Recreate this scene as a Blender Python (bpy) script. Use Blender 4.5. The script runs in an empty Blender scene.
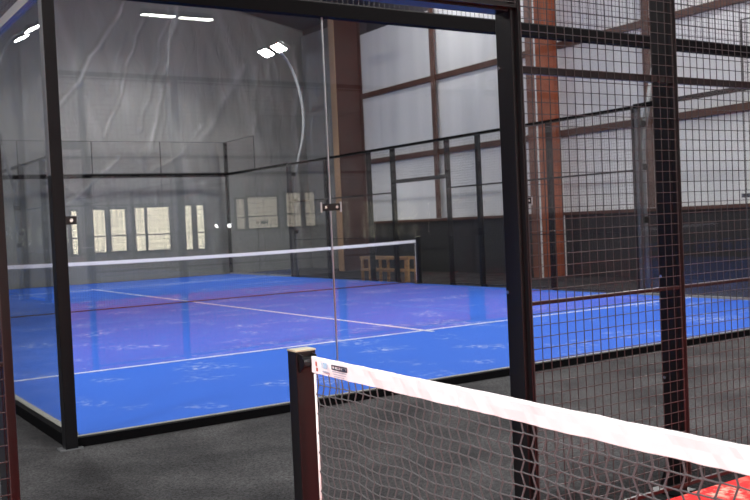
import bpy, bmesh, math, random
from mathutils import Vector, Matrix, noise
random.seed(7)
SC = bpy.context.scene
COL = SC.collection

# ------------------------------------------------------------------ view
SC.view_settings.view_transform = 'Standard'
SC.view_settings.look = 'None'
SC.view_settings.gamma = 1.0
SC.view_settings.use_curve_mapping = False
SC.view_settings.exposure = 0.0
SC.cycles.use_denoising = True
SC.cycles.use_adaptive_sampling = False
SC.cycles.max_bounces = 10
SC.cycles.diffuse_bounces = 4
SC.cycles.glossy_bounces = 5
SC.cycles.transparent_max_bounces = 40
SC.cycles.sample_clamp_indirect = 6.0
SC.cycles.caustics_reflective = False

# ------------------------------------------------------------- materials
def mat(name, color, rough=0.6, metal=0.0, spec=0.5, emit=None, strength=0.0):
    m = bpy.data.materials.new(name); m.use_nodes = True
    b = m.node_tree.nodes['Principled BSDF']
    b.inputs['Base Color'].default_value = (*color, 1)
    b.inputs['Roughness'].default_value = rough
    b.inputs['Metallic'].default_value = metal
    b.inputs['Specular IOR Level'].default_value = spec
    if emit:
        b.inputs['Emission Color'].default_value = (*emit, 1)
        b.inputs['Emission Strength'].default_value = strength
    return m

def noisy(m, c1, c2, scale=6.0, detail=4.0, lo=0.35, hi=0.65, stretch=(1, 1, 1), bump=0.0, bscale=None):
    """mixes two colours by an object-space noise, optional bump"""
    nt = m.node_tree; b = nt.nodes['Principled BSDF']
    tc = nt.nodes.new('ShaderNodeTexCoord'); mp = nt.nodes.new('ShaderNodeMapping')
    mp.inputs['Scale'].default_value = stretch
    nt.links.new(tc.outputs['Object'], mp.inputs['Vector'])
    n = nt.nodes.new('ShaderNodeTexNoise'); n.inputs['Scale'].default_value = scale
    n.inputs['Detail'].default_value = detail
    nt.links.new(mp.outputs['Vector'], n.inputs['Vector'])
    r = nt.nodes.new('ShaderNodeValToRGB')
    r.color_ramp.elements[0].position = lo; r.color_ramp.elements[0].color = (*c1, 1)
    r.color_ramp.elements[1].position = hi; r.color_ramp.elements[1].color = (*c2, 1)
    nt.links.new(n.outputs['Fac'], r.inputs['Fac'])
    nt.links.new(r.outputs['Color'], b.inputs['Base Color'])
    if bump:
        n2 = nt.nodes.new('ShaderNodeTexNoise'); n2.inputs['Scale'].default_value = bscale or scale * 8
        nt.links.new(tc.outputs['Object'], n2.inputs['Vector'])
        bp = nt.nodes.new('ShaderNodeBump'); bp.inputs['Strength'].default_value = bump
        bp.inputs['Distance'].default_value = 0.01
        nt.links.new(n2.outputs['Fac'], bp.inputs['Height'])
        nt.links.new(bp.outputs['Normal'], b.inputs['Normal'])
    return r

def turf_mat(name, c, cd, sand, lo=.535):
    """dense short turf with patches of spilled sand"""
    m = mat(name, c, 0.85, spec=0.15); nt = m.node_tree; b = nt.nodes['Principled BSDF']
    L = nt.links.new
    tc = nt.nodes.new('ShaderNodeTexCoord')
    fine = nt.nodes.new('ShaderNodeTexNoise'); fine.inputs['Scale'].default_value = 60; fine.inputs['Detail'].default_value = 6
    L(tc.outputs['Object'], fine.inputs['Vector'])
    base = nt.nodes.new('ShaderNodeMix'); base.data_type = 'RGBA'
    base.inputs['A'].default_value = (*c, 1); base.inputs['B'].default_value = (*cd, 1)
    L(fine.outputs['Fac'], base.inputs['Factor'])
    mp = nt.nodes.new('ShaderNodeMapping'); mp.inputs['Scale'].default_value = (1.0, 1.0, 1)
    mp.inputs['Rotation'].default_value = (0, 0, 0.25)
    L(tc.outputs['Object'], mp.inputs['Vector'])
    big = nt.nodes.new('ShaderNodeTexNoise'); big.inputs['Scale'].default_value = 1.15; big.inputs['Detail'].default_value = 3
    L(mp.outputs['Vector'], big.inputs['Vector'])
    rb = nt.nodes.new('ShaderNodeValToRGB'); rb.color_ramp.elements[0].position = lo; rb.color_ramp.elements[1].position = lo + .15
    L(big.outputs['Fac'], rb.inputs['Fac'])
    mid = nt.nodes.new('ShaderNodeTexNoise'); mid.inputs['Scale'].default_value = 11.0; mid.inputs['Detail'].default_value = 8
    mid.inputs['Roughness'].default_value = 0.7
    L(mp.outputs['Vector'], mid.inputs['Vector'])
    rm = nt.nodes.new('ShaderNodeValToRGB'); rm.color_ramp.elements[0].position = 0.5; rm.color_ramp.elements[1].position = 0.6
    L(mid.outputs['Fac'], rm.inputs['Fac'])
    mul = nt.nodes.new('ShaderNodeMath'); mul.operation = 'MULTIPLY'
    L(rb.outputs['Color'], mul.inputs[0]); L(rm.outputs['Color'], mul.inputs[1])
    mul2 = nt.nodes.new('ShaderNodeMath'); mul2.operation = 'MULTIPLY'; mul2.inputs[1].default_value = 0.7
    L(mul.outputs[0], mul2.inputs[0])
    mx = nt.nodes.new('ShaderNodeMix'); mx.data_type = 'RGBA'
    L(mul2.outputs[0], mx.inputs['Factor']); L(base.outputs['Result'], mx.inputs['A'])
    mx.inputs['B'].default_value = (*sand, 1)
    L(mx.outputs['Result'], b.inputs['Base Color'])
    bp = nt.nodes.new('ShaderNodeBump'); bp.inputs['Strength'].default_value = 0.4; bp.inputs['Distance'].default_value = 0.01
    f2 = nt.nodes.new('ShaderNodeTexNoise'); f2.inputs['Scale'].default_value = 220
    L(tc.outputs['Object'], f2.inputs['Vector']); L(f2.outputs['Fac'], bp.inputs['Height']); L(bp.outputs['Normal'], b.inputs['Normal'])
    return m

def glass_mat(name, tint):
    """clear toughened pane: each face reflects by Fresnel's law, the rest passes"""
    m = bpy.data.materials.new(name); m.use_nodes = True; nt = m.node_tree; nt.nodes.clear()
    out = nt.nodes.new('ShaderNodeOutputMaterial')
    lw = nt.nodes.new('ShaderNodeLayerWeight'); lw.inputs['Blend'].default_value = 0.5
    pw = nt.nodes.new('ShaderNodeMath'); pw.operation = 'POWER'; pw.inputs[1].default_value = 5.0
    ma = nt.nodes.new('ShaderNodeMath'); ma.operation = 'MULTIPLY_ADD'; ma.inputs[1].default_value = 0.957; ma.inputs[2].default_value = 0.043
    tr = nt.nodes.new('ShaderNodeBsdfTransparent'); tr.inputs['Color'].default_value = (*tint, 1)
    gl = nt.nodes.new('ShaderNodeBsdfGlossy'); gl.inputs['Roughness'].default_value = 0.0
    mx = nt.nodes.new('ShaderNodeMixShader'); L = nt.links.new
    L(lw.outputs['Facing'], pw.inputs[0]); L(pw.outputs[0], ma.inputs[0]); L(ma.outputs[0], mx.inputs['Fac'])
    L(tr.outputs[0], mx.inputs[1]); L(gl.outputs[0], mx.inputs[2]); L(mx.outputs[0], out.inputs['Surface'])
    return m

def plastic_mat(name):
    """milky polythene film; painted crease glints (vertex values) are paler and more opaque"""
    m = bpy.data.materials.new(name); m.use_nodes = True; nt = m.node_tree
    b = nt.nodes['Principled BSDF']; out = nt.nodes['Material Output']; L = nt.links.new
    b.inputs['Roughness'].default_value = 0.38
    b.inputs['Specular IOR Level'].default_value = 0.5
    at = nt.nodes.new('ShaderNodeAttribute'); at.attribute_name = 'fold_glint'  # paler folds paint highlights along the creases
    mc = nt.nodes.new('ShaderNodeMix'); mc.data_type = 'RGBA'
    mc.inputs['A'].default_value = (0.35, 0.355, 0.34, 1); mc.inputs['B'].default_value = (0.6, 0.61, 0.59, 1)
    L(at.outputs['Fac'], mc.inputs['Factor']); L(mc.outputs['Result'], b.inputs['Base Color'])
    tc = nt.nodes.new('ShaderNodeTexCoord'); mp = nt.nodes.new('ShaderNodeMapping'); mp.inputs['Scale'].default_value = (1.6, 1.6, 0.5)
    L(tc.outputs['Object'], mp.inputs['Vector'])
    n = nt.nodes.new('ShaderNodeTexNoise'); n.inputs['Scale'].default_value = 2.2; n.inputs['Detail'].default_value = 5; n.inputs['Distortion'].default_value = 1.2
    L(mp.outputs['Vector'], n.inputs['Vector'])
    bp = nt.nodes.new('ShaderNodeBump'); bp.inputs['Strength'].default_value = 0.6; bp.inputs['Distance'].default_value = 0.12
    L(n.outputs['Fac'], bp.inputs['Height']); L(bp.outputs['Normal'], b.inputs['Normal'])
    tr = nt.nodes.new('ShaderNodeBsdfTransparent'); tr.inputs['Color'].default_value = (0.9, 0.9, 0.9, 1)
    op = nt.nodes.new('ShaderNodeMath'); op.operation = 'MULTIPLY_ADD'; op.inputs[1].default_value = 0.35; op.inputs[2].default_value = 0.6
    L(at.outputs['Fac'], op.inputs[0])
    mx = nt.nodes.new('ShaderNodeMixShader')
    L(op.outputs[0], mx.inputs['Fac']); L(tr.outputs[0], mx.inputs[1]); L(b.outputs[0], mx.inputs[2]); L(mx.outputs[0], out.inputs['Surface'])
    return m

M = {}
M['black'] = mat('black_satin_paint', (0.006, 0.006, 0.007), 0.33, spec=0.4)
M['black_soft'] = mat('black_corner_paint', (0.005, 0.005, 0.006), 0.4, spec=0.15)
M['matte'] = mat('black_matte_rail', (0.0025, 0.0025, 0.003), 0.6, spec=0.04)
M['wire'] = mat('dark_wire', (0.055, 0.052, 0.054), 0.4, metal=0.3)
M['bolt'] = mat('zinc_bolt', (0.75, 0.76, 0.78), 0.25, metal=1.0)
M['steel'] = mat('grey_steel', (0.20, 0.21, 0.22), 0.4, metal=0.6)
M['lit_rail'] = mat('lit_rail_steel', (0.42, 0.42, 0.41), 0.45, metal=0.2)  # pale tone paints side light onto the black left top rail
M['dark_steel'] = mat('dark_grey_steel', (0.07, 0.072, 0.074), 0.42, metal=0.2)
M['joint'] = mat('lit_edge_and_tab_metal', (0.55, 0.57, 0.58), 0.3, metal=0.9)
M['glass'] = glass_mat('court_glass', (0.955, 0.965, 0.965))
M['blue'] = turf_mat('blue_turf', (0.030, 0.122, 0.55), (0.022, 0.096, 0.45), (0.45, 0.5, 0.62))
M['red'] = turf_mat('red_turf', (0.62, 0.028, 0.028), (0.47, 0.018, 0.02), (0.75, 0.55, 0.42), .48)
M['line'] = mat('white_line_turf', (0.62, 0.63, 0.64), 0.8, spec=0.2); noisy(M['line'], (0.45, 0.47, 0.52), (0.68, 0.68, 0.68), 12)
M['carpet'] = mat('grey_carpet', (0.07, 0.07, 0.07), 0.95, spec=0.1)
M['white_wall'] = mat('white_sandwich_panel', (0.72, 0.735, 0.76), 0.45, spec=0.3)
noisy(M['white_wall'], (0.66, 0.67, 0.67), (0.75, 0.755, 0.75), 0.6, 2, 0.3, 0.7, (1, 3, 0.3))
M['dark_wall'] = mat('black_cladding', (0.022, 0.022, 0.023), 0.5)
M['roof'] = mat('dark_roof_sheet', (0.055, 0.05, 0.055), 0.7)
M['end_wall'] = mat('grey_end_cladding', (0.12, 0.12, 0.13), 0.7)
M['oxide'] = mat('red_oxide_paint', (0.36, 0.105, 0.045), 0.55); noisy(M['oxide'], (0.30, 0.082, 0.034), (0.42, 0.125, 0.055), 2.5, 5)
M['brown'] = mat('brown_steel_paint', (0.09, 0.042, 0.03), 0.55); noisy(M['brown'], (0.075, 0.034, 0.025), (0.11, 0.052, 0.037), 3, 4)
M['shaded_oxide'] = mat('shaded_oxide_paint', (0.065, 0.017, 0.012), 0.5); noisy(M['shaded_oxide'], (0.055, 0.014, 0.010), (0.078, 0.021, 0.015), 2.5, 4)  # same red oxide, darkened to paint shade on the far column
M['shaded_flange'] = mat('shaded_flange_oxide', (0.15, 0.055, 0.032), 0.55)  # same red oxide, browned to paint shade on the orange column's flange
M['tan'] = mat('lit_flange_tan', (0.42, 0.27, 0.17), 0.6)  # paler tan paints light falling on the far column's front flange
M['pine'] = mat('bare_pine', (0.42, 0.23, 0.09), 0.6); noisy(M['pine'], (0.34, 0.18, 0.07), (0.5, 0.29, 0.12), 8, 4, stretch=(1, 0.2, 3))
M['tape'] = mat('white_net_tape', (0.86, 0.84, 0.86), 0.6, spec=0.3)
M['twine'] = mat('black_net_twine', (0.075, 0.08, 0.085), 0.7)
M['cord'] = mat('dark_bottom_cord', (0.05, 0.02, 0.022), 0.6)
M['rod'] = mat('white_fibre_rod', (0.8, 0.78, 0.78), 0.4)
M['cap'] = mat('cream_post_cap', (0.62, 0.62, 0.44), 0.5)
M['lens'] = mat('lit_lamp_lens', (1, 1, 1), 0.4, emit=(1.0, 0.98, 0.95), strength=60)
M['daylight'] = mat('daylit_pane', (0.8, 0.8, 0.75), 0.4, emit=(1.0, 0.9, 0.66), strength=11.0)
M['dull_daylight'] = mat('dull_daylit_pane', (0.8, 0.8, 0.75), 0.4, emit=(1.0, 0.86, 0.66), strength=3.0)
M['plastic'] = plastic_mat('milky_polythene')
M['ink_blue'] = mat('light_blue_ink', (0.25, 0.6, 0.85), 0.6)
M['ink_dark'] = mat('dark_ink', (0.03, 0.04, 0.07), 0.6)
M['ink_red'] = mat('red_ink', (0.5, 0.09, 0.06), 0.6)
M['ink_grey'] = mat('grey_ink', (0.4, 0.45, 0.55), 0.6)
M['sill'] = mat('grey_sill', (0.27, 0.265, 0.235), 0.7)
M['white_trim'] = mat('white_edge_strip', (0.75, 0.76, 0.74), 0.5)

# carpet: mottled, worn patches
r = noisy(M['carpet'], (0.022, 0.022, 0.0235), (0.052, 0.052, 0.0535), 1.6, 9, 0.34, 0.66, bump=0.7, bscale=180)
nt = M['carpet'].node_tree
n3 = nt.nodes.new('ShaderNodeTexNoise'); n3.inputs['Scale'].default_value = 90; n3.inputs['Detail'].default_value = 3
tc3 = nt.nodes.new('ShaderNodeTexCoord'); nt.links.new(tc3.outputs['Object'], n3.inputs['Vector'])
r3 = nt.nodes.new('ShaderNodeValToRGB'); r3.color_ramp.elements[0].position = 0.3; r3.color_ramp.elements[0].color = (.4, .4, .4, 1)
r3.color_ramp.elements[1].position = 0.7; r3.color_ramp.elements[1].color = (1.7, 1.7, 1.7, 1)
nt.links.new(n3.outputs['Fac'], r3.inputs['Fac'])
mm = nt.nodes.new('ShaderNodeMix'); mm.data_type = 'RGBA'; mm.blend_type = 'MULTIPLY'; mm.inputs['Factor'].default_value = 1
nt.links.new(r.outputs['Color'], mm.inputs['A']); nt.links.new(r3.outputs['Color'], mm.inputs['B'])
nt.links.new(mm.outputs['Result'], nt.nodes['Principled BSDF'].inputs['Base Color'])

# --------------------------------------------------------------- builders
class MB:
    def __init__(self): self.v = []; self.f = []; self.sm = False
    def box(self, a, b):
        x0, y0, z0 = (min(a[i], b[i]) for i in range(3)); x1, y1, z1 = (max(a[i], b[i]) for i in range(3))
        o = len(self.v)
        self.v += [(x0, y0, z0), (x1, y0, z0), (x1, y1, z0), (x0, y1, z0), (x0, y0, z1), (x1, y0, z1), (x1, y1, z1), (x0, y1, z1)]
        self.f += [tuple(o + i for i in q) for q in ((0, 3, 2, 1), (4, 5, 6, 7), (0, 1, 5, 4), (1, 2, 6, 5), (2, 3, 7, 6), (3, 0, 4, 7))]
        return self
    def tube(self, pts, r, n=6, cap=True):
        pts = [Vector(p) for p in pts]; o = len(self.v); k = len(pts)
        rr = r if isinstance(r, (list, tuple)) else [r] * k
        t0 = (pts[1] - pts[0]).normalized()
        up = Vector((0, 0, 1)) if abs(t0.z) < 0.9 else Vector((1, 0, 0))
        s = t0.cross(up).normalized()
        for i, p in enumerate(pts):
            t = (pts[min(i + 1, k - 1)] - pts[max(i - 1, 0)]).normalized()
            s = (s - t * s.dot(t)).normalized(); w = t.cross(s)
            for j in range(n):
                a = 2 * math.pi * (j + .5) / n
                self.v.append(tuple(p + (s * math.cos(a) + w * math.sin(a)) * rr[i]))
        for i in range(k - 1):
            for j in range(n):
                a = o + i * n + j; b = o + i * n + (j + 1) % n
                self.f.append((a, b, b + n, a + n))
        if cap:
            self.f.append(tuple(o + j for j in reversed(range(n)))); self.f.append(tuple(o + (k - 1) * n + j for j in range(n)))
        return self
    def quadprism(self, poly, axis_vec):
        """extrude a planar polygon"""
        o = len(self.v); n = len(poly); d = Vector(axis_vec)
        self.v += [tuple(p) for p in poly] + [tuple(Vector(p) + d) for p in poly]
        self.f.append(tuple(o + i for i in range(n))); self.f.append(tuple(o + n + i for i in reversed(range(n))))
        for i in range(n):
            j = (i + 1) % n
            self.f.append((o + i, o + n + i, o + n + j, o + j))
        return self
    def ball(self, c, r, sx=1, sy=1, sz=1, n=8):
        o = len(self.v)
        for i in range(n + 1):
            th = math.pi * i / n
            for j in range(n):
                ph = 2 * math.pi * j / n
                self.v.append((c[0] + r * sx * math.sin(th) * math.cos(ph), c[1] + r * sy * math.sin(th) * math.sin(ph), c[2] + r * sz * math.cos(th)))
        for i in range(n):
            for j in range(n):
                a = o + i * n + j; b = o + i * n + (j + 1) % n
                self.f.append((a, a + n, b + n, b))
        return self
    def build(self, name, m, parent=None, xf=None, bevel=0.0, smooth=False):
        me = bpy.data.meshes.new(name)
        vs = [tuple(xf @ Vector(p)) for p in self.v] if xf else self.v
        me.from_pydata(vs, [], self.f)
        bm = bmesh.new(); bm.from_mesh(me)
        bmesh.ops.recalc_face_normals(bm, faces=bm.faces)
        if bevel:
            bmesh.ops.bevel(bm, geom=list(bm.edges), offset=bevel, segments=2, affect='EDGES', profile=0.5)
        bm.to_mesh(me); bm.free()
        if smooth:
            for p in me.polygons: p.use_smooth = True
        me.materials.append(m)
        o = bpy.data.objects.new(name, me); COL.objects.link(o)
        if parent is not None:
            o.parent = parent
            o.matrix_parent_inverse = PW(parent).inverted()
        return o

def PW(o):
    m = o.matrix_basis.copy()
    if o.parent is not None: m = PW(o.parent) @ o.matrix_parent_inverse @ m
    return m

def tag(o, label, cat, group=None, kind=None):
    if label: o['label'] = label
    if cat: o['category'] = cat
    if group: o['group'] = group
    if kind: o['kind'] = kind
    return o

def thing(name, label, cat, loc, group=None):
    o = bpy.data.objects.new(name, None); o.empty_display_size = 0.2
    COL.objects.link(o); o.location = loc
    return tag(o, label, cat, group)

def struct(o): o['kind'] = 'structure'; return o

FLOOR = -0.05
TURF = 0.0
# hall: X to the right wall, Y away from the viewer, metres
WX, WY, WYR, WXL = 13.5, 21.0, -17.12, -16.0

# ------------------------------------------------------------------ hall
struct(MB().box((WXL, WYR, FLOOR - .1), (WX + .2, WY + .2, FLOOR)).build('floor', M['carpet']))
wr = struct(MB().box((WX, WYR, 1.34), (WX + .15, WY, 7.0)).build('wall_right', M['white_wall']))
struct(MB().box((WX - .02, WYR, FLOOR), (WX + .15, WY, 1.34)).build('baseboard_right', M['dark_wall']))
struct(MB().box((WX - .01, WYR, 7.0), (WX + .15, WY, 8.0)).build('trim_1', M['roof']))
wf = MB().quadprism([(WXL, WY, FLOOR), (WX + .15, WY, FLOOR), (WX + .15, WY, 7.8), (-1, WY, 10.8), (WXL, WY, 7.8)], (0, .15, 0))
struct(wf.build('wall_far', M['end_wall']))
wb = MB().quadprism([(WXL, WYR, FLOOR), (WX + .15, WYR, FLOOR), (WX + .15, WYR, 7.8), (-1, WYR, 10.8), (WXL, WYR, 7.8)], (0, -.15, 0))
struct(wb.build('wall_rear', M['white_wall']))
struct(MB().box((WXL - .15, WYR, FLOOR), (WXL, WY, 7.8)).build('wall_left', M['end_wall']))
rf = MB().quadprism([(WX + .3, WYR - .2, 7.75), (-1, WYR - .2, 10.8), (WXL - .3, WYR - .2, 7.75), (WXL - .3, WYR - .2, 7.95), (-1, WYR - .2, 11.0), (WX + .3, WYR - .2, 7.95)], (0, WY - WYR + .5, 0))
struct(rf.build('ceiling', M['roof']))

# portal columns against the right wall (H sections: two flanges and a web)
def column(y, depth, label, m, x1=WX - .03, h=7.72, fm=None):
    t = thing('steel_column', label, 'column', (x1 - depth / 2, y, FLOOR), 'steel columns on the right wall')
    x0 = x1 - depth
    MB().box((x0 + .02, y - .008, FLOOR), (x1 - .02, y + .008, h)).build('web', m, t)
    MB().box((x0, y - .15, FLOOR), (x0 + .02, y + .15, h)).build('flange', fm or m, t)
    MB().box((x1 - .02, y - .15, FLOOR), (x1, y + .15, h)).build('flange', m, t)
    return t
column(17.6, 0.92, 'dark red brown steel column by the plastic sheeting at the far corner of the hall', M['shaded_oxide'], fm=M['tan'])
c2 = column(9.3, 0.72, 'orange red oxide steel column behind the wire mesh, with a pale edge', M['oxide'], fm=M['shaded_flange'])
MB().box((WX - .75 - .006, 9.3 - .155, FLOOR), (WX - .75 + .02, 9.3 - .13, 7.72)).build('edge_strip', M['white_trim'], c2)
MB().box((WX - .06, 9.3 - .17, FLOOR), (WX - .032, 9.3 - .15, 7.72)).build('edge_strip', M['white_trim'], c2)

def girt_runs(z, label, h):
    t = thing('steel_girt', label, 'girt', (WX - .05, 5, z), 'brown girts along the white wall')
    for a, b in ((WYR + .1, 9.12), (9.48, 17.42), (17.78, WY - .1)):
        MB().box((WX - .10, a, z - h / 2), (WX - .002, b, z + h / 2)).build('rail', M['brown'], t)
girt_runs(5.15, 'upper brown horizontal steel girt crossing the white wall', .14)
girt_runs(3.17, 'middle brown horizontal steel girt crossing the white wall', .14)
girt_runs(1.36, 'lowest brown girt capping the black lower wall cladding', .07)
for y, lab in ((13.75, 'thin brown wall stud between the two big steel columns'), (6.55, 'thin brown wall stud right of the orange steel column')):
    o = MB().box((WX - .16, y - .08, 1.40), (WX - .103, y + .08, 6.98)).build('wall_stud', M['brown'])
    tag(o, lab, 'stud', 'thin wall studs')

# windows in the wall behind the viewer (they show in the court glass)
def rear_window(i, x0, x1, z0, z1, m):
    y = WYR + .002
    f = struct(MB().box((x0 - .05, y, z0 - .05), (x0, y + .06, z1 + .05)).box((x1, y, z0 - .05), (x1 + .05, y + .06, z1 + .05))
               .box((x0, y, z1), (x1, y + .06, z1 + .05)).box((x0, y, z0 - .05), (x1, y + .06, z0))
               .box((x0, y, z0 + (z1 - z0) * .36), (x1, y + .05, z0 + (z1 - z0) * .36 + .03)).build('window_%d' % i, M['black']))
    MB().box((x0, y, z0), (x1, y + .02, z1)).build('pane', m, f)
for i, (x0, x1, z0, z1, k) in enumerate([(4.55, 4.68, .90, 1.97, 0), (4.98, 5.38, .92, 1.98, 0), (5.52, 5.90, .93, 1.98, 0),
        (6.15, 6.40, .90, 2.0, 0), (6.47, 7.06, .89, 2.0, 0), (7.45, 7.68, .88, 2.02, 0), (7.82, 8.02, .88, 2.02, 0),
        (8.98, 9.22, 1.35, 2.15, 1), (9.32, 10.22, 1.35, 2.2, 1), (10.5, 10.95, 1.35, 2.3, 1), (11.1, 11.42, 1.35, 2.3, 1)]):
    rear_window(i + 1, x0, x1, z0, z1, M['daylight'] if k == 0 else M['dull_daylight'])

for x, lab in ((8.36, 'small round lit wall lamp on the rear wall, the one nearer the tall windows'), (8.74, 'small round lit wall lamp on the rear wall, the one nearer the dull windows')):
    t = thing('wall_lamp', lab, 'wall lamp', (x, WYR, 1.45), 'small lamps on the rear wall')
    MB().tube([(x, WYR + .001, 1.45), (x, WYR + .05, 1.45)], .055, 16).build('housing', M['black'], t)
    MB().tube([(x, WYR + .05, 1.45), (x, WYR + .062, 1.45)], .047, 16).build('lens', M['lens'], t)

# ------------------------------------------------------- courts (local frame)
# local: u across 0..10, v along 0..20, z up.  xf maps local to world
XF_BLUE = Matrix.Identity(4)
XF_LEFT = Matrix.Translation((-13.4, 0, 0))
# red court: u -> -Y, v -> +X
XF_RED = Matrix(((0, 1, 0, -10.0), (-1, 0, 0, -3.34), (0, 0, 1, -0.03), (0, 0, 0, 1)))
PL = 0.06      # wall plane lies this far outside the turf edge

def wires(mb, u, v0, v1, z0, z1, axis, r=0.0021, step=0.05, off=0.004):
    """welded mesh in the plane; axis 'v' = side wall (runs along v), 'u' = end wall"""
    def P(a, z, o=0):
        return (u + o, a, z) if axis == 'v' else (a, u + o, z)
    n = round((v1 - v0) / step); m = round((z1 - z0) / step)
    for i in range(n + 1):
        a = v0 + (v1 - v0) * i / n
        mb.tube([P(a, z0), P(a, z1)], r, 4, False)
    for j in range(m + 1):
        z = z0 + (z1 - z0) * j / m
        mb.tube([P(v0, z, off), P(v1, z, off)], r, 4, False)
    return mb

def bar(mb, axis, p0, p1, a0, a1, z0, z1):
    if axis == 'v': mb.box((p0, a0, z0), (p1, a1, z1))
    else: mb.box((a0, p0, z0), (a1, p1, z1))
    return mb

def mesh_bay(t, xf, axis, pin, sgn, a0, a1, z0, z1, rails=(), bolts=True):
    """one welded panel: wires, with its frame as a sub-part. pin = inner face plane, sgn = outward"""
    w = wires(MB(), pin + sgn * .002, a0 + .012, a1 - .012, z0 + .02, z1 - .02, axis, off=-sgn * .0045).build('mesh_panel', M['wire'], t, xf)
    fb = MB(); p0, p1 = pin + sgn * .006, pin + sgn * .028; fw = .014
    bar(fb, axis, p0, p1, a0, a0 + fw, z0, z1); bar(fb, axis, p0, p1, a1 - fw, a1, z0, z1)
    bar(fb, axis, p0, p1, a0 + fw, a1 - fw, z0, z0 + fw); bar(fb, axis, p0, p1, a0 + fw, a1 - fw, z1 - fw, z1)
    for rz in rails:
        h = .008 if rz < 1.5 else .016
        bar(fb, axis, p0, p1, a0 + fw, a1 - fw, rz - h, rz + h)
    f = fb.build('panel_frame', M['black'], w, xf)
    return w

def glass_bay(t, xf, axis, pc, a0, a1, z0, z1):
    return bar(MB(), axis, pc - .006, pc + .006, a0, a1, z0, z1).build('glass_panel', M['glass'], t, xf)

def clamp(t, xf, axis, pc, a, z, one_side, sgn):
    """flat glass clamp across a joint on the outer face, bolts through the pane"""
    lo, hi = (-.085, .085) if one_side == 0 else ((0, .085) if one_side > 0 else (-.085, 0))
    c = bar(MB(), axis, pc + sgn * .0062, pc + sgn * .014, a + lo, a + hi, z - .028, z + .028).build('clamp', M['black'], t, xf)
    for da in ((-.05, .05) if one_side == 0 else ((.05,) if one_side > 0 else (-.05,))):
        q, q2 = [((pc + o, a + da, z) if axis == 'v' else (a + da, pc + o, z)) for o in (sgn * .022, -sgn * .016)]
        MB().tube([q, q2], .012, 10).build('bolt', M['bolt'], c, xf)
    if one_side == 0:
        for da in (-.088, .088):
            bar(MB(), axis, pc + sgn * .0062, pc + sgn * .017, a + da - .006, a + da + .006, z - .04, z + .04).build('end_tab', M['joint'], c, xf)

def side_fence(xf, side, label, group=None, glass=(True, True), upper=True, near=False, pale=False):
    """long side of a court: two glass bays at each end, wire mesh between, opening at the net"""
    sgn = -1 if side == 0 else 1
    edge = 0.0 if side == 0 else 10.0
    pin = edge + sgn * .012             # inner face of posts
    pc = edge + sgn * PL
    base = xf @ Vector((pc, 10, 0)); base.z = FLOOR
    t = thing('court_side_fence', label, 'fence', base, group)
    zf = FLOOR - xf.translation.z
    gl, gr = (8.92, 11.035) if near else (9, 11)
    g3 = gr + .99 if near else 12
    for v in (4, 6, 8, gl, gr, g3, 14, 16):
        big = v in (4, 16)
        hw = .06 if big else (.019 if near else .025)
        p0, p1 = pin + sgn * .028, pin + sgn * (.028 + .10)
        m = MB(); m.box((p0, v - hw, zf), (p1, v + hw, 3.0 if not big else 3.03))
        # welded foot plate with gusset
        o = m.build('post', M['black'] if not big else M['dark_steel'], t, xf, bevel=.003)
        fp = MB().box((p0 - .0, v - .08, zf), (p1 + sgn * .06, v + .08, zf + .01))
        fp.quadprism([(p1, v - .004, zf + .01), (p1 + sgn * .055, v - .004, zf + .01), (p1, v - .004, zf + .16)], (0, .008, 0))
        fp.build('foot_plate', M['black'], o, xf)
        if near and v in (gl, gr, g3):
            for z in (.06, .55, 1.05, 2.02, 2.55):
                MB().tube([(pin + sgn * .11, v - hw, z), (pin + sgn * .11, v - hw - .007, z)], .008, 8).build('bolt', M['bolt'], o, xf)
    B = [(4, 6), (6, 8), (8, gl), (gr, g3), (g3, 14), (14, 16)]
    for a, b in B:
        mesh_bay(t, xf, 'v', pin, sgn, a + .002, b - .002, .03, 2.99, (1.0, 2.0))
    LZ = 2.25 if near else 2.20
    # opening: lintel with a wire panel above it
    bar(MB(), 'v', pin + sgn * .034, pin + sgn * .114, gl + .025, gr - .025, LZ, LZ + .08).build('lintel', M['black'], t, xf)
    mesh_bay(t, xf, 'v', pin, sgn, gl + .002, gr - .002, LZ + .01, 2.99)
    # top rail
    for e, (lo, hi) in enumerate(((.03, 4), (16, 19.97))):
        if glass[e]: bar(MB(), 'v', pc - .03, pc + .03, lo, hi, 2.987, 3.06).build('top_rail', M['lit_rail' if pale else 'matte'], t, xf)
    bar(MB(), 'v', pin + sgn * .034, pin + sgn * .084, 4.0, 16.0, 3.0, 3.04).build('top_rail', M['matte'], t, xf)
    for e, (s0, s1, s2) in enumerate(((0, 2, 4), (20, 18, 16))):
        if not glass[e]: continue
        d = 1 if s1 > s0 else -1
        g0 = s0 + d * .03; g2 = s2 - d * .06
        for a, b in ((g0, s1 - d * .004), (s1 + d * .004, g2)):
            glass_bay(t, xf, 'v', pc, min(a, b), max(a, b), .03, 2.985)
        bar(MB(), 'v', pc - .007, pc + .007, s1 - .003, s1 + .003, .03, 2.985).build('pane_edge_strip', M['dark_steel'], t, xf)
        clamp(t, xf, 'v', pc, s1, 1.5, 0, sgn)
        lo, hi = min(s0 + d * .03, s2), max(s0 + d * .03, s2)
        bar(MB(), 'v', edge + sgn * .02, edge + sgn * .10, lo, hi, zf, .03).build('bottom_beam', M['matte'], t, xf)
        bar(MB(), 'v', pc - sgn * .009, edge + sgn * .001, lo + .02, hi, .0, .031).build('sill_strip', M['sill'], t, xf)
        if upper:
            lo, hi = min(s0 + d * .03, s1), max(s0 + d * .03, s1)
            mesh_bay(t, xf, 'v', pc - sgn * .02, sgn, lo, hi, 3.05, 4.0)
    return t

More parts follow.
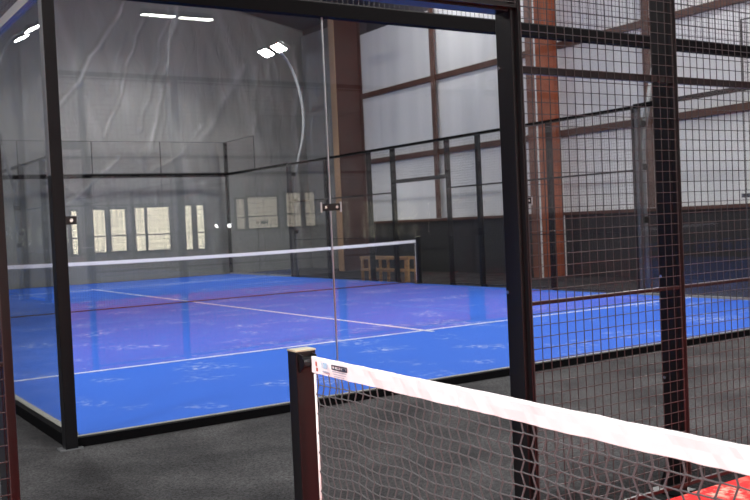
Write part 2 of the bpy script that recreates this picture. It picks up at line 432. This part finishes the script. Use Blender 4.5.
def end_wall(xf, end, label, group=None, bright=False):
    """short side of a court: five glass panels 3 m high, wire mesh above, corner posts"""
    sgn = -1 if end == 0 else 1
    edge = 0.0 if end == 0 else 20.0
    pc = edge + sgn * .02
    zf = FLOOR - xf.translation.z
    base = xf @ Vector((5, pc, 0)); base.z = FLOOR
    t = thing('court_glass_wall', label, 'glass wall', base, group)
    pp = edge + sgn * .055
    for u in (-PL - .025, 10 + PL + .025):
        o = MB().box((u - .04, pp - .045, zf), (u + .04, pp + .045, 4.0)).build('corner_post', M['black_soft'], t, xf, bevel=.003)
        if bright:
            MB().box((u - .042, pp - .044, 1.75), (u - .04, pp + .044, 4.0)).build('lit_face_plate', M['steel'], o, xf)  # plate added as painted light on the post's upper left face
        MB().box((u - .075, pp - .052, zf), (u + .075, pp + .052, zf + .008)).build('foot_plate', M['steel'], o, xf)
    x0, x1 = -PL + .016, 10 + PL - .016
    for k in range(5):
        a = x0 if k == 0 else 2 * k + .004; b = x1 if k == 4 else 2 * k + 2 - .004
        glass_bay(t, xf, 'u', pc, a, b, .02, 2.955)
        if k:
            bar(MB(), 'u', pc - .008, pc + .008, 2 * k - .0035, 2 * k + .0035, .02, 2.955).build('pane_edge_strip', M['joint' if bright else 'dark_steel'], t, xf)  # pale strip paints light caught by the near pane edges, dark elsewhere
            clamp(t, xf, 'u', pc, 2 * k, 1.485, 0, sgn)
        mesh_bay(t, xf, 'u', pc - sgn * .02, sgn, 2 * k + (.0 if k else -.014), 2 * k + 2 - (.0 if k < 4 else -.014), 3.065, 4.0)
    clamp(t, xf, 'u', pc, x0, 1.455, 1, sgn); clamp(t, xf, 'u', pc, x1, 1.455, -1, sgn)
    bar(MB(), 'u', pc - .04, pc + .04, x0, x1, 2.955, 3.06).build('top_rail', M['matte'], t, xf)
    bar(MB(), 'u', pc - .04, pc + .04, x0, x1, zf, .012).build('bottom_beam', M['matte'], t, xf)
    bar(MB(), 'u', pc - sgn * .008, pc - sgn * .04, x0, x1, .012, .016).build('sill_strip', M['sill'], t, xf)
    return t

def turf(xf, m, label):
    zf = FLOOR - xf.translation.z
    base = xf @ Vector((5, 10, 0)); base.z = FLOOR
    t = thing('court_turf', label, 'court', base)
    MB().box((0, .022, zf), (10, 19.978, 0)).build('turf_carpet', m, t, xf)
    for v in (2.98, 16.95):
        MB().box((0, v - .025, -.001), (10, v + .025, .003)).build('service_line', M['line'], t, xf)
    MB().box((4.975, 2.80, -.001), (5.025, 2.955, .003)).box((4.975, 3.005, -.001), (5.025, 16.925, .003)).box((4.975, 16.975, -.001), (5.025, 17.15, .003)).build('center_line', M['line'], t, xf)
    return t

def light_pole(xf, side, v, label, lit=1.0, hl=.24, hs=.37, tl=28):
    """curved pole bracketed to the outside of a fence post, two LED floodlights over the court"""
    sgn = -1 if side == 0 else 1
    edge = 0.0 if side == 0 else 10.0
    e = edge + sgn * .22
    b = xf @ Vector((e, v, 0)); b.z = FLOOR
    zf = FLOOR - xf.translation.z
    t = thing('light_pole', label, 'floodlight pole', b, 'floodlight poles')
    pts = [(e, v, zf), (e, v, 2.2), (e + sgn * .06, v, 2.7), (e + sgn * .20, v, 3.2), (e + sgn * .36, v, 3.8), (e + sgn * .40, v, 4.4), (e + sgn * .32, v, 5.0),
           (e + sgn * .14, v, 5.55), (e - sgn * .12, v, 5.95), (e - sgn * .40, v, 6.12)]
    # smooth the path
    sp = []
    for i in range(len(pts) - 1):
        p0, p1, p2, p3 = (Vector(pts[max(0, min(len(pts) - 1, i + k))]) for k in (-1, 0, 1, 2))
        for q in range(5):
            s = q / 5
            sp.append(0.5 * ((2 * p1) + (p2 - p0) * s + (2 * p0 - 5 * p1 + 4 * p2 - p3) * s * s + (3 * p1 - p0 - 3 * p2 + p3) * s ** 3))
    sp.append(Vector(pts[-1]))
    MB().tube(sp, .045, 12).build('pole', M['steel'], t, xf, smooth=True)
    for z in (1.2, 2.05, 2.75):
        MB().box((edge + sgn * .142, v - .05, z - .05), (e + (sgn * .05), v + .05, z + .05)).build('bracket', M['black'], t, xf)
    hx = edge - sgn * .22
    MB().box((hx - .03, v - hs - hl, 6.13), (hx + .03, v + hs + hl, 6.17)).build('crossbar', M['steel'], t, xf)
    for s in (-1, 1):
        c = Vector((hx, v + s * hs, 6.06)); tilt = Matrix.Translation(c) @ Matrix.Rotation(sgn * math.radians(tl), 4, 'Y')
        h = MB().box((-.15, -hl, -.01), (.15, hl, .05))
        for q in range(9): h.box((-.13, -hl + .02 + q * (hl * 2 - .06) / 8, .05), (.13, -hl + .035 + q * (hl * 2 - .06) / 8, .09))
        h = h.build('floodlight', M['black'], t, xf @ tilt)
        MB().box((-.135, -hl + .015, -.028), (.135, hl - .015, -.01)).build('lens', M['lens'], h, xf @ tilt)
        if lit:
            ld = bpy.data.lights.new('floodlight_beam', 'AREA'); ld.shape = 'RECTANGLE'
            ld.size = .27; ld.size_y = 2 * hl - .03; ld.energy = FLOOD * lit; ld.color = (1.0, .97, .95); ld.spread = math.radians(165)
            lo = bpy.data.objects.new('floodlight_beam', ld); COL.objects.link(lo)
            lo.matrix_world = xf @ tilt @ Matrix.Translation((0, 0, -.03))
    return t
FLOOD = 156.0

# blue court
turf(XF_BLUE, M['blue'], 'bright blue artificial turf court with white lines behind the glass')
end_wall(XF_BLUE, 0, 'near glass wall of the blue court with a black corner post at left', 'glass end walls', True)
end_wall(XF_BLUE, 1, 'far glass wall of the blue court in front of the plastic sheeting', 'glass end walls')
side_fence(XF_BLUE, 0, 'left side fence of the blue court, its glass running from the near corner post', 'court side fences', pale=True)
side_fence(XF_BLUE, 1, 'right side fence of the blue court, black posts along the white wall', 'court side fences')
light_pole(XF_BLUE, 1, 16, 'curved grey floodlight pole on the far right fence with two lit lamps')
light_pole(XF_BLUE, 1, 4, 'grey floodlight pole on the right fence behind the wire mesh')
light_pole(XF_BLUE, 0, 16, 'floodlight pole at the far end of the left blue court fence')
light_pole(XF_BLUE, 0, 4, 'floodlight pole at the near end of the left blue court fence')

# neighbouring court on the left (seen mirrored in the side glass)
turf(XF_LEFT, M['blue'], 'second blue turf court beyond the left side glass')
side_fence(XF_LEFT, 1, 'side fence of the second blue court mirrored in the left glass', 'court side fences')
light_pole(XF_LEFT, 1, 16, 'floodlight pole of the second blue court mirrored in the left glass', 1.0, .2, .55)
light_pole(XF_LEFT, 1, 4, 'floodlight pole of the second blue court at its near end')

# red court (the viewer stands on it)
turf(XF_RED, M['red'], 'red artificial turf court at the bottom right corner')
side_fence(XF_RED, 0, 'near dark wire mesh fence of the red court with an open gateway at the net', 'court side fences', near=True)
side_fence(XF_RED, 1, 'fence on the opposite side of the red court behind the viewer', 'court side fences')
end_wall(XF_RED, 1, 'glass end wall of the red court beyond the wire fence', 'glass end walls')
light_pole(XF_RED, 0, 16, 'floodlight pole on the near red court fence, outer end', 2.3, .36, .43, 4)
light_pole(XF_RED, 0, 4, 'floodlight pole on the near red court fence, left end', 2.3, .36, .43, 4)
light_pole(XF_RED, 1, 16, 'floodlight pole on the opposite red court fence with lamps mirrored in the glass', 2.3, .36, .43, -7)
light_pole(XF_RED, 1, 4, 'floodlight pole on the opposite red court fence, left end', 2.3, .36, .43, 4)

# ------------------------------------------------------------------- nets
def net_post(x, y, zb, h, label, ax, ay, inward, loc=None):
    """box-section post; ax, ay half sizes; inward = unit vector towards the net"""
    t = thing('net_post', label, 'net post', (x, y, zb), 'net posts')
    MB().box((x - ax, y - ay, zb), (x + ax, y + ay, zb + h - .006)).build('post_tube', M['black'], t, bevel=.003)
    MB().box((x - ax - .001, y - ay - .001, zb + h - .006), (x + ax + .001, y + ay + .001, zb + h)).build('top_cap', M['cap'], t)
    MB().box((x - ax - .05, y - ay - .05, zb), (x + ax + .05, y + ay + .05, zb + .01)).build('base_plate', M['black'], t)
    d = Vector(inward); s = Vector((-d.y, d.x, 0))
    p = Vector((x, y, zb + h)) + d * (ay if abs(d.y) > .5 else ax)
    w = MB()
    q = p + Vector((0, 0, -.045))
    w.tube([q + s * -.028 + d * .018, q + s * .028 + d * .018], .02, 14)
    w.quadprism([p + s * -.03 + Vector((0, 0, -.015)), p + s * -.03 + d * .025 + Vector((0, 0, -.018)), p + s * -.03 + d * .03 + Vector((0, 0, -.06)), p + s * -.03 + Vector((0, 0, -.085))], s * .006)
    w.quadprism([p + s * .024 + Vector((0, 0, -.015)), p + s * .024 + d * .025 + Vector((0, 0, -.018)), p + s * .024 + d * .03 + Vector((0, 0, -.06)), p + s * .024 + Vector((0, 0, -.085))], s * .006)
    w.build('winder', M['black'], t)
    return t

def hang(t, L, ztop_end, sag):
    """height of the tape's top edge at t metres from the end"""
    k = (t - L / 2) / (L / 2)
    return ztop_end - sag * (1 - k * k)

def court_net(org, dirv, L, zfloor, ztop, sag, label, fine, logo=False):
    d = Vector(dirv); s = Vector((d.y, -d.x, 0))   # s: sideways
    O = Vector(org)
    t = thing('court_net', label, 'net', (O.x + d.x * L / 2, O.y + d.y * L / 2, zfloor), 'court nets')
    H = 0.058 if fine else 0.062
    # tape: folded strip, slightly rippled
    n = int(L / (.02 if fine else .1)); vs = []; fs = []
    ring = [(.0045, 0), (.006, -.006), (.006, -H * .5), (.005, -H), (-.005, -H), (-.006, -H * .5), (-.006, -.006), (-.0045, 0)]
    K = len(ring)
    for i in range(n + 1):
        a = L * i / n; zt = hang(a, L, ztop, sag)
        for (o, dz) in ring:
            rp = 0.0
            if fine:
                rp = .004 * noise.noise((a * 14, dz * 30, 3.1)) + .003 * noise.noise((a * 34, dz * 45, 9.0))
                dz += .0015 * noise.noise((a * 9, 1.7, 0)) * (1 if dz > -.03 else 1.6)
            p = O + d * a + s * (o + rp); vs.append((p.x, p.y, zt + dz))
    for i in range(n):
        for j in range(K):
            a = i * K + j; b = i * K + (j + 1) % K
            fs.append((a, b, b + K, a + K))
    fs.append(tuple(range(K))); fs.append(tuple(n * K + j for j in reversed(range(K))))
    mb = MB(); mb.v = vs; mb.f = fs
    tp = mb.build('tape', M['tape'], t)
    # netting
    nb = MB()
    if fine:
        cw, ch = .0435, .0355
        nj = int((ztop - H - zfloor - .055) / ch)
        ni = int((L - .06) / cw)
        def node(i, j):
            a = .03 + i * cw
            zt = hang(a, L, ztop, sag) - H + .004
            edge = math.exp(-a / .16)
            z = zt - j * ch * (1 + .02 * math.sin(i * .9)) - .0 - (.012 * (1 if j > 0 else 0) * edge)
            jit = noise.noise_vector((i * .37, j * .41, 2.2))
            if j > 0:
                a += .0075 * (1 if j % 2 else -1) + .0025 * jit.x
                z += .002 * jit.y
            p = O + d * a + s * (.006 * noise.noise((a * 3, z * 3, 5)))
            return Vector((p.x, p.y, z))
        for i in range(ni + 1):
            near = i * cw < 3.0
            ns = 6 if near else 3
            N = [node(i, j) for j in range(nj + 1)]
            nb.tube(N, .0026, ns, False)
            if i < ni:
                N2 = [node(i + 1, j) for j in range(nj + 1)]
                for j in range(1, nj + 1):
                    A, B = N[j], N2[j] + Vector((0, 0, -.002)); mid = (A + B) / 2
                    nb.tube([A, mid, B], .0022, ns, False)
                    if near:
                        # knot
                        nb.tube([A + Vector((0, 0, .004)), A, A + Vector((0, 0, -.004))], [.0016, .0042, .0016], 6, False)
        zend = node(3, nj).z
    else:
        cw = .045; ni = int(L / cw); zb = zfloor + .05
        for i in range(ni + 1):
            a = i * L / ni; p = O + d * a
            nb.tube([(p.x, p.y, zb), (p.x, p.y, hang(a, L, ztop, sag) - H)], .0018, 3, False)
        nj = 22
        for j in range(nj):
            pts = []
            for i in range(21):
                a = L * i / 20; p = O + d * a; zt = hang(a, L, ztop, sag) - H
                pts.append((p.x, p.y, zb + (zt - zb) * j / nj))
            nb.tube(pts, .0018, 3, False)
        zend = zb
    nb.build('netting', M['twine'], t, smooth=fine)
    a0 = O + d * .0; a1 = O + d * L
    MB().tube([(a0.x, a0.y, zend), ((a0.x + a1.x) / 2, (a0.y + a1.y) / 2, zend), (a1.x, a1.y, zend)], .011 if not fine else .006, 8).build('bottom_cord', M['cord'], t)
    for a in (.012, L - .012):
        p = O + d * a
        MB().tube([(p.x, p.y, zfloor + .03), (p.x, p.y, ztop - H - .004)], .0042, 8).build('end_rod', M['rod'], t, smooth=True)
    if logo:
        # printed panel at the post end of the tape, facing the viewer (-X)
        def flat(name, polys, m):
            mb = MB()
            for (y0, y1, z0, z1) in polys:
                x = O.x - .0088
                zt = hang(abs(y0), L, ztop, sag)
                mb.box((x, O.y - y0, zt + z0), (x - .0006, O.y - y1, zt + z1))
            mb.build(name, m, tp)
        def text(body, a, z, size, m, name):
            cu = bpy.data.curves.new('lettering', 'FONT'); cu.body = body; cu.size = size; cu.extrude = .0003
            o = bpy.data.objects.new('lettering', cu)
            COL.objects.link(o); bpy.context.view_layer.update()
            me = bpy.data.meshes.new_from_object(o.evaluated_get(bpy.context.evaluated_depsgraph_get()))
            bpy.data.objects.remove(o)
            R = Matrix(((0, 0, -1), (-1, 0, 0), (0, 1, 0))).to_4x4()
            me.transform(Matrix.Translation((O.x - .0092, O.y - a, hang(a, L, ztop, sag) + z)) @ R)
            me.materials.clear(); me.materials.append(m)
            q = bpy.data.objects.new(name, me); COL.objects.link(q); q.parent = tp; q.matrix_parent_inverse = PW(tp).inverted()
        text('100', .075, -.033, .030, M['ink_blue'], 'printed_number')
        flat('printed_emblem', [(.036, .044, -.030, -.014), (.040, .050, -.048, -.036)], M['ink_red'])
        flat('printed_box', [(.150, .255, -.017, -.013), (.150, .255, -.030, -.026), (.150, .155, -.026, -.017), (.250, .255, -.026, -.017),
                             (.168, .172, -.026, -.017), (.186, .204, -.0225, -.0205), (.212, .216, -.026, -.017), (.222, .245, -.026, -.019)], M['ink_dark'])
        flat('printed_text', [(.155, .25, -.037, -.0345), (.085, .13, -.047, -.041), (.16, .245, -.0455, -.0435), (.165, .235, -.053, -.051)], M['ink_grey'])
    return t

# red court net: starts at the post in the gateway and runs towards the viewer's right
RZ = -0.03
net_post(-.040, -3.262, FLOOR, .945, 'black net post with cream top in the gateway of the wire fence', .041, .034, (0, -1, 0))
net_post(-.040, -13.42, FLOOR, .945, 'black net post at the far end of the near white net', .041, .034, (0, 1, 0))
court_net((-.035, -3.337, 0), (0, -1, 0), 9.96, FLOOR, .873, .016, 'near black net with white tape and printed logo, close at bottom right', True, logo=True)
# blue court net
net_post(9.96, 10, 0, 1.02, 'far black net post at the right end of the blue court net', .04, .04, (-1, 0, 0))
net_post(0.04, 10, 0, 1.02, 'far black net post at the left end of the blue court net', .04, .04, (1, 0, 0))
court_net((.10, 10, 0), (1, 0, 0), 9.8, 0.0, .945, .06, 'far net with white tape crossing the middle of the blue court', False)

# --------------------------------------------------------- plastic sheeting
CAM = Vector((-1.6628, -6.3108, 1.3480))
FOLDS = [  # fold polylines on the end sheet (x, z), width, strength
    ([(4.9, 4.55), (5.6, 5.3), (6.4, 6.6), (7.1, 7.7), (7.4, 8.4)], .07, .8),
    ([(7.9, 7.7), (7.3, 6.2), (6.9, 5.0), (6.5, 4.2)], .05, .6),
    ([(7.3, 7.2), (7.0, 6.3), (6.7, 5.4)], .05, .3),
    ([(9.1, 8.6), (8.7, 7.2), (8.4, 5.7), (8.2, 4.8), (7.8, 3.6)], .10, .5),
    ([(8.8, 8.6), (8.4, 7.0), (7.9, 5.2), (7.6, 4.4)], .06, .4),
    ([(5.2, 6.0), (5.25, 4.8)], .04, .35),
    ([(11.2, 6.5), (10.4, 5.3), (9.8, 4.4), (9.2, 3.9)], .14, .45),
    ([(11.6, 6.5), (11.4, 5.2), (11.3, 4.2)], .06, .35),
    ([(12.0, 6.6), (12.0, 5.4), (12.0, 4.0)], .05, .35),
    ([(13.0, 7.2), (12.95, 5.0), (12.9, 3.0), (12.95, .8)], .10, .6),
    ([(5.5, 2.3), (6.2, 2.9), (7.0, 3.6)], .06, .5),
    ([(7.4, 3.9), (7.9, 3.0), (8.0, 2.2)], .05, .25),
    ([(8.0, 3.2), (8.9, 3.7), (9.6, 4.6)], .05, .4),
    ([(4.6, 3.4), (5.6, 2.6), (6.6, 1.9)], .05, .3),
]
def seg_d(p, a, b):
    ab = b - a; t = max(0, min(1, (p - a).dot(ab) / ab.length_squared)); return (p - a - ab * t).length
def sheet(name, p0, p1, z1, label, folds, res=.085):
    """hanging film from p0 to p1 (x,y), with folds; normal offset makes real pleats"""
    p0 = Vector(p0); p1 = Vector(p1); L = (p1 - p0).length; dv = (p1 - p0) / L; nv = Vector((dv.y, -dv.x))
    nu = int(L / res)
    vs = []; fs = []; glint = []
    F = [([Vector(q) for q in pl], w, s) for pl, w, s in folds]
    for i in range(nu + 1):
        a = L * i / nu; top = z1(p0.x + dv.x * a); nz = int(8.6 / res)
        for j in range(nz + 1):
            z = FLOOR + .01 + (top - FLOOR - .01) * j / nz
            pp = Vector((p0.x + dv.x * a, z)); pw = pp + Vector((.10 * noise.noise((a * 1.3, z * 1.5, 20.0)) + .03 * noise.noise((a * 5, z * 5, 21.0)), 0)); q = Vector((a, z, p0.x))
            off = .05 * math.sin(a * 3.1 + 1.3 * math.sin(a * .8 + z * .25)) * (.35 + .65 * z / top)
            off += .10 * noise.noise((a * .55, z * .22, 1.0)) + .03 * noise.noise((a * 2.4 + z * .8, z * .5, 4.0))
            lv = max(0, noise.noise((a * 1.7 + z * .5, z * .35, 7.0)) - .25) * .5
            for pl, w, s in F:
                dd = min(seg_d(pw, pl[k], pl[k + 1]) for k in range(len(pl) - 1))
                g = math.exp(-(dd / w) ** 2); off += .09 * s * g; lv += .7 * s * math.exp(-(dd / (w * .65)) ** 2) * max(0, .75 + 1.3 * noise.noise((a * 2.0, z * 1.6, 12.0)))
            P = p0 + dv * a + nv * off
            vs.append((P.x, P.y, z)); glint.append(min(1, lv))
    for i in range(nu):
        for j in range(nz):
            a = i * (nz + 1) + j; fs.append((a, a + nz + 1, a + nz + 2, a + 1))
    me = bpy.data.meshes.new(name); me.from_pydata(vs, [], fs)
    at = me.attributes.new('fold_glint', 'FLOAT', 'POINT')
    at.data.foreach_set('value', glint)
    for p in me.polygons: p.use_smooth = True
    me.materials.append(M['plastic'])
    o = bpy.data.objects.new(name, me); COL.objects.link(o)
    return tag(o, label, 'plastic sheet', 'plastic sheets over the end wall')
def roofz(x): return 7.65 - .21 * (x - WX) if x > -1 else 7.65 + .21 * (x + 1 + 14.5)
sheet('plastic_sheet', (4.35, 20.62), (9.55, 20.62), roofz, 'wrinkled grey plastic sheet hanging behind the left half of the far glass', FOLDS, .055)
sheet('plastic_sheet', (9.45, 20.72), (13.35, 20.72), roofz, 'grey plastic sheet hanging behind the floodlights at the far corner', FOLDS)
sheet('plastic_sheet', (-3.0, 20.80), (4.45, 20.80), roofz, 'grey plastic sheet hanging at the left edge of the far wall', [], .15)
sheet('plastic_sheet', (-13.5, 20.50), (-2.9, 20.50), roofz, 'grey plastic sheet behind the second blue court', [], .2)
sheet('plastic_sheet', (13.18, 20.5), (13.18, 17.72), lambda x: 7.5, 'pale plastic sheet along the right wall beside the dark brown column', [], .12)

# ------------------------------------------------- timber frame by the fence
t = thing('timber_frame', 'low bare timber frame standing behind the far right fence near the net', 'timber frame', (10.6, 12.0, FLOOR))
for y in (10.98, 11.38, 12.12, 12.92):
    for x in (10.36, 10.58):
        MB().box((x - .025, y - .03, FLOOR), (x + .025, y + .03, .48)).build('leg', M['pine'], t)
for x in (10.36, 10.58):
    MB().box((x - .03, 10.93, .48), (x + .03, 12.97, .545)).build('top_rail', M['pine'], t)
    MB().box((x - .045, 10.95, .20), (x - .025, 12.95, .26)).build('lower_rail', M['pine'], t)

# ------------------------------------------------------------ fill lamps added out of view for brightness
def globe_mat(e):
    return mat('fill_lamp_globe', (1, 1, 1), .5, emit=(1, .98, .96), strength=GLOBE * e)
GLOBE = 300.0
for (x, y, e, lab) in ((5, 5, .42, 'added round fill lamp over the near half of the blue court'), (5, 8, .12, 'added round fill lamp over the far half of the blue court'),
                       (11.3, 3.0, .75, 'added round fill lamp by the right wall near the orange column'), (11.2, 12.5, .45, 'added round fill lamp by the right wall between the columns'),
                       (4, -10.5, 1.0, 'added round fill lamp over the right half of the red court'), (-5.5, -7.0, 3.4, 'added round fill lamp over the left half of the red court'),
                       (-8, 8, .5, 'added round fill lamp over the second blue court')):
    z = 7.2
    t = thing('fill_lamp', lab, 'ceiling lamp', (x, y, z), 'added fill lamps')
    MB().tube([(x, y, z + .45), (x, y, z + .22), (x, y, z + .16)], [.10, .12, .16], 16).build('housing', M['steel'], t)
    MB().ball((x, y, z), .2, n=14).build('globe', globe_mat(e), t, smooth=True)
    MB().tube([(x, y, z + .45), (x, y, 10.72 - .2135 * abs(x + 1))], .008, 6).build('cable', M['black'], t)

# ------------------------------------------------------------------- world
w = bpy.data.worlds.new('hall_air'); SC.world = w; w.use_nodes = True
w.node_tree.nodes['Background'].inputs['Color'].default_value = (.8, .85, 1, 1)
w.node_tree.nodes['Background'].inputs['Strength'].default_value = 0.3

# ------------------------------------------------------------------ camera
f, yaw, pit, rol = 932.273, 0.573029, -0.0291434, -0.0451965
Fv = Vector((math.cos(pit) * math.sin(yaw), math.cos(pit) * math.cos(yaw), math.sin(pit)))
Rv = Vector((math.cos(yaw), -math.sin(yaw), 0)); Uv = Rv.cross(Fv)
R2 = Rv * math.cos(rol) + Uv * math.sin(rol); U2 = -Rv * math.sin(rol) + Uv * math.cos(rol)
cd = bpy.data.cameras.new('camera'); cam = bpy.data.objects.new('camera', cd); COL.objects.link(cam)
cd.sensor_fit = 'HORIZONTAL'; cd.sensor_width = 36.0; cd.lens = f / 750 * 36.0
cd.clip_start = .05; cd.clip_end = 200
cam.matrix_world = Matrix.Translation(CAM) @ Matrix((R2, U2, -Fv)).transposed().to_4x4()
cd.dof.use_dof = True; cd.dof.focus_distance = 3.7; cd.dof.aperture_fstop = 8.0
SC.camera = cam
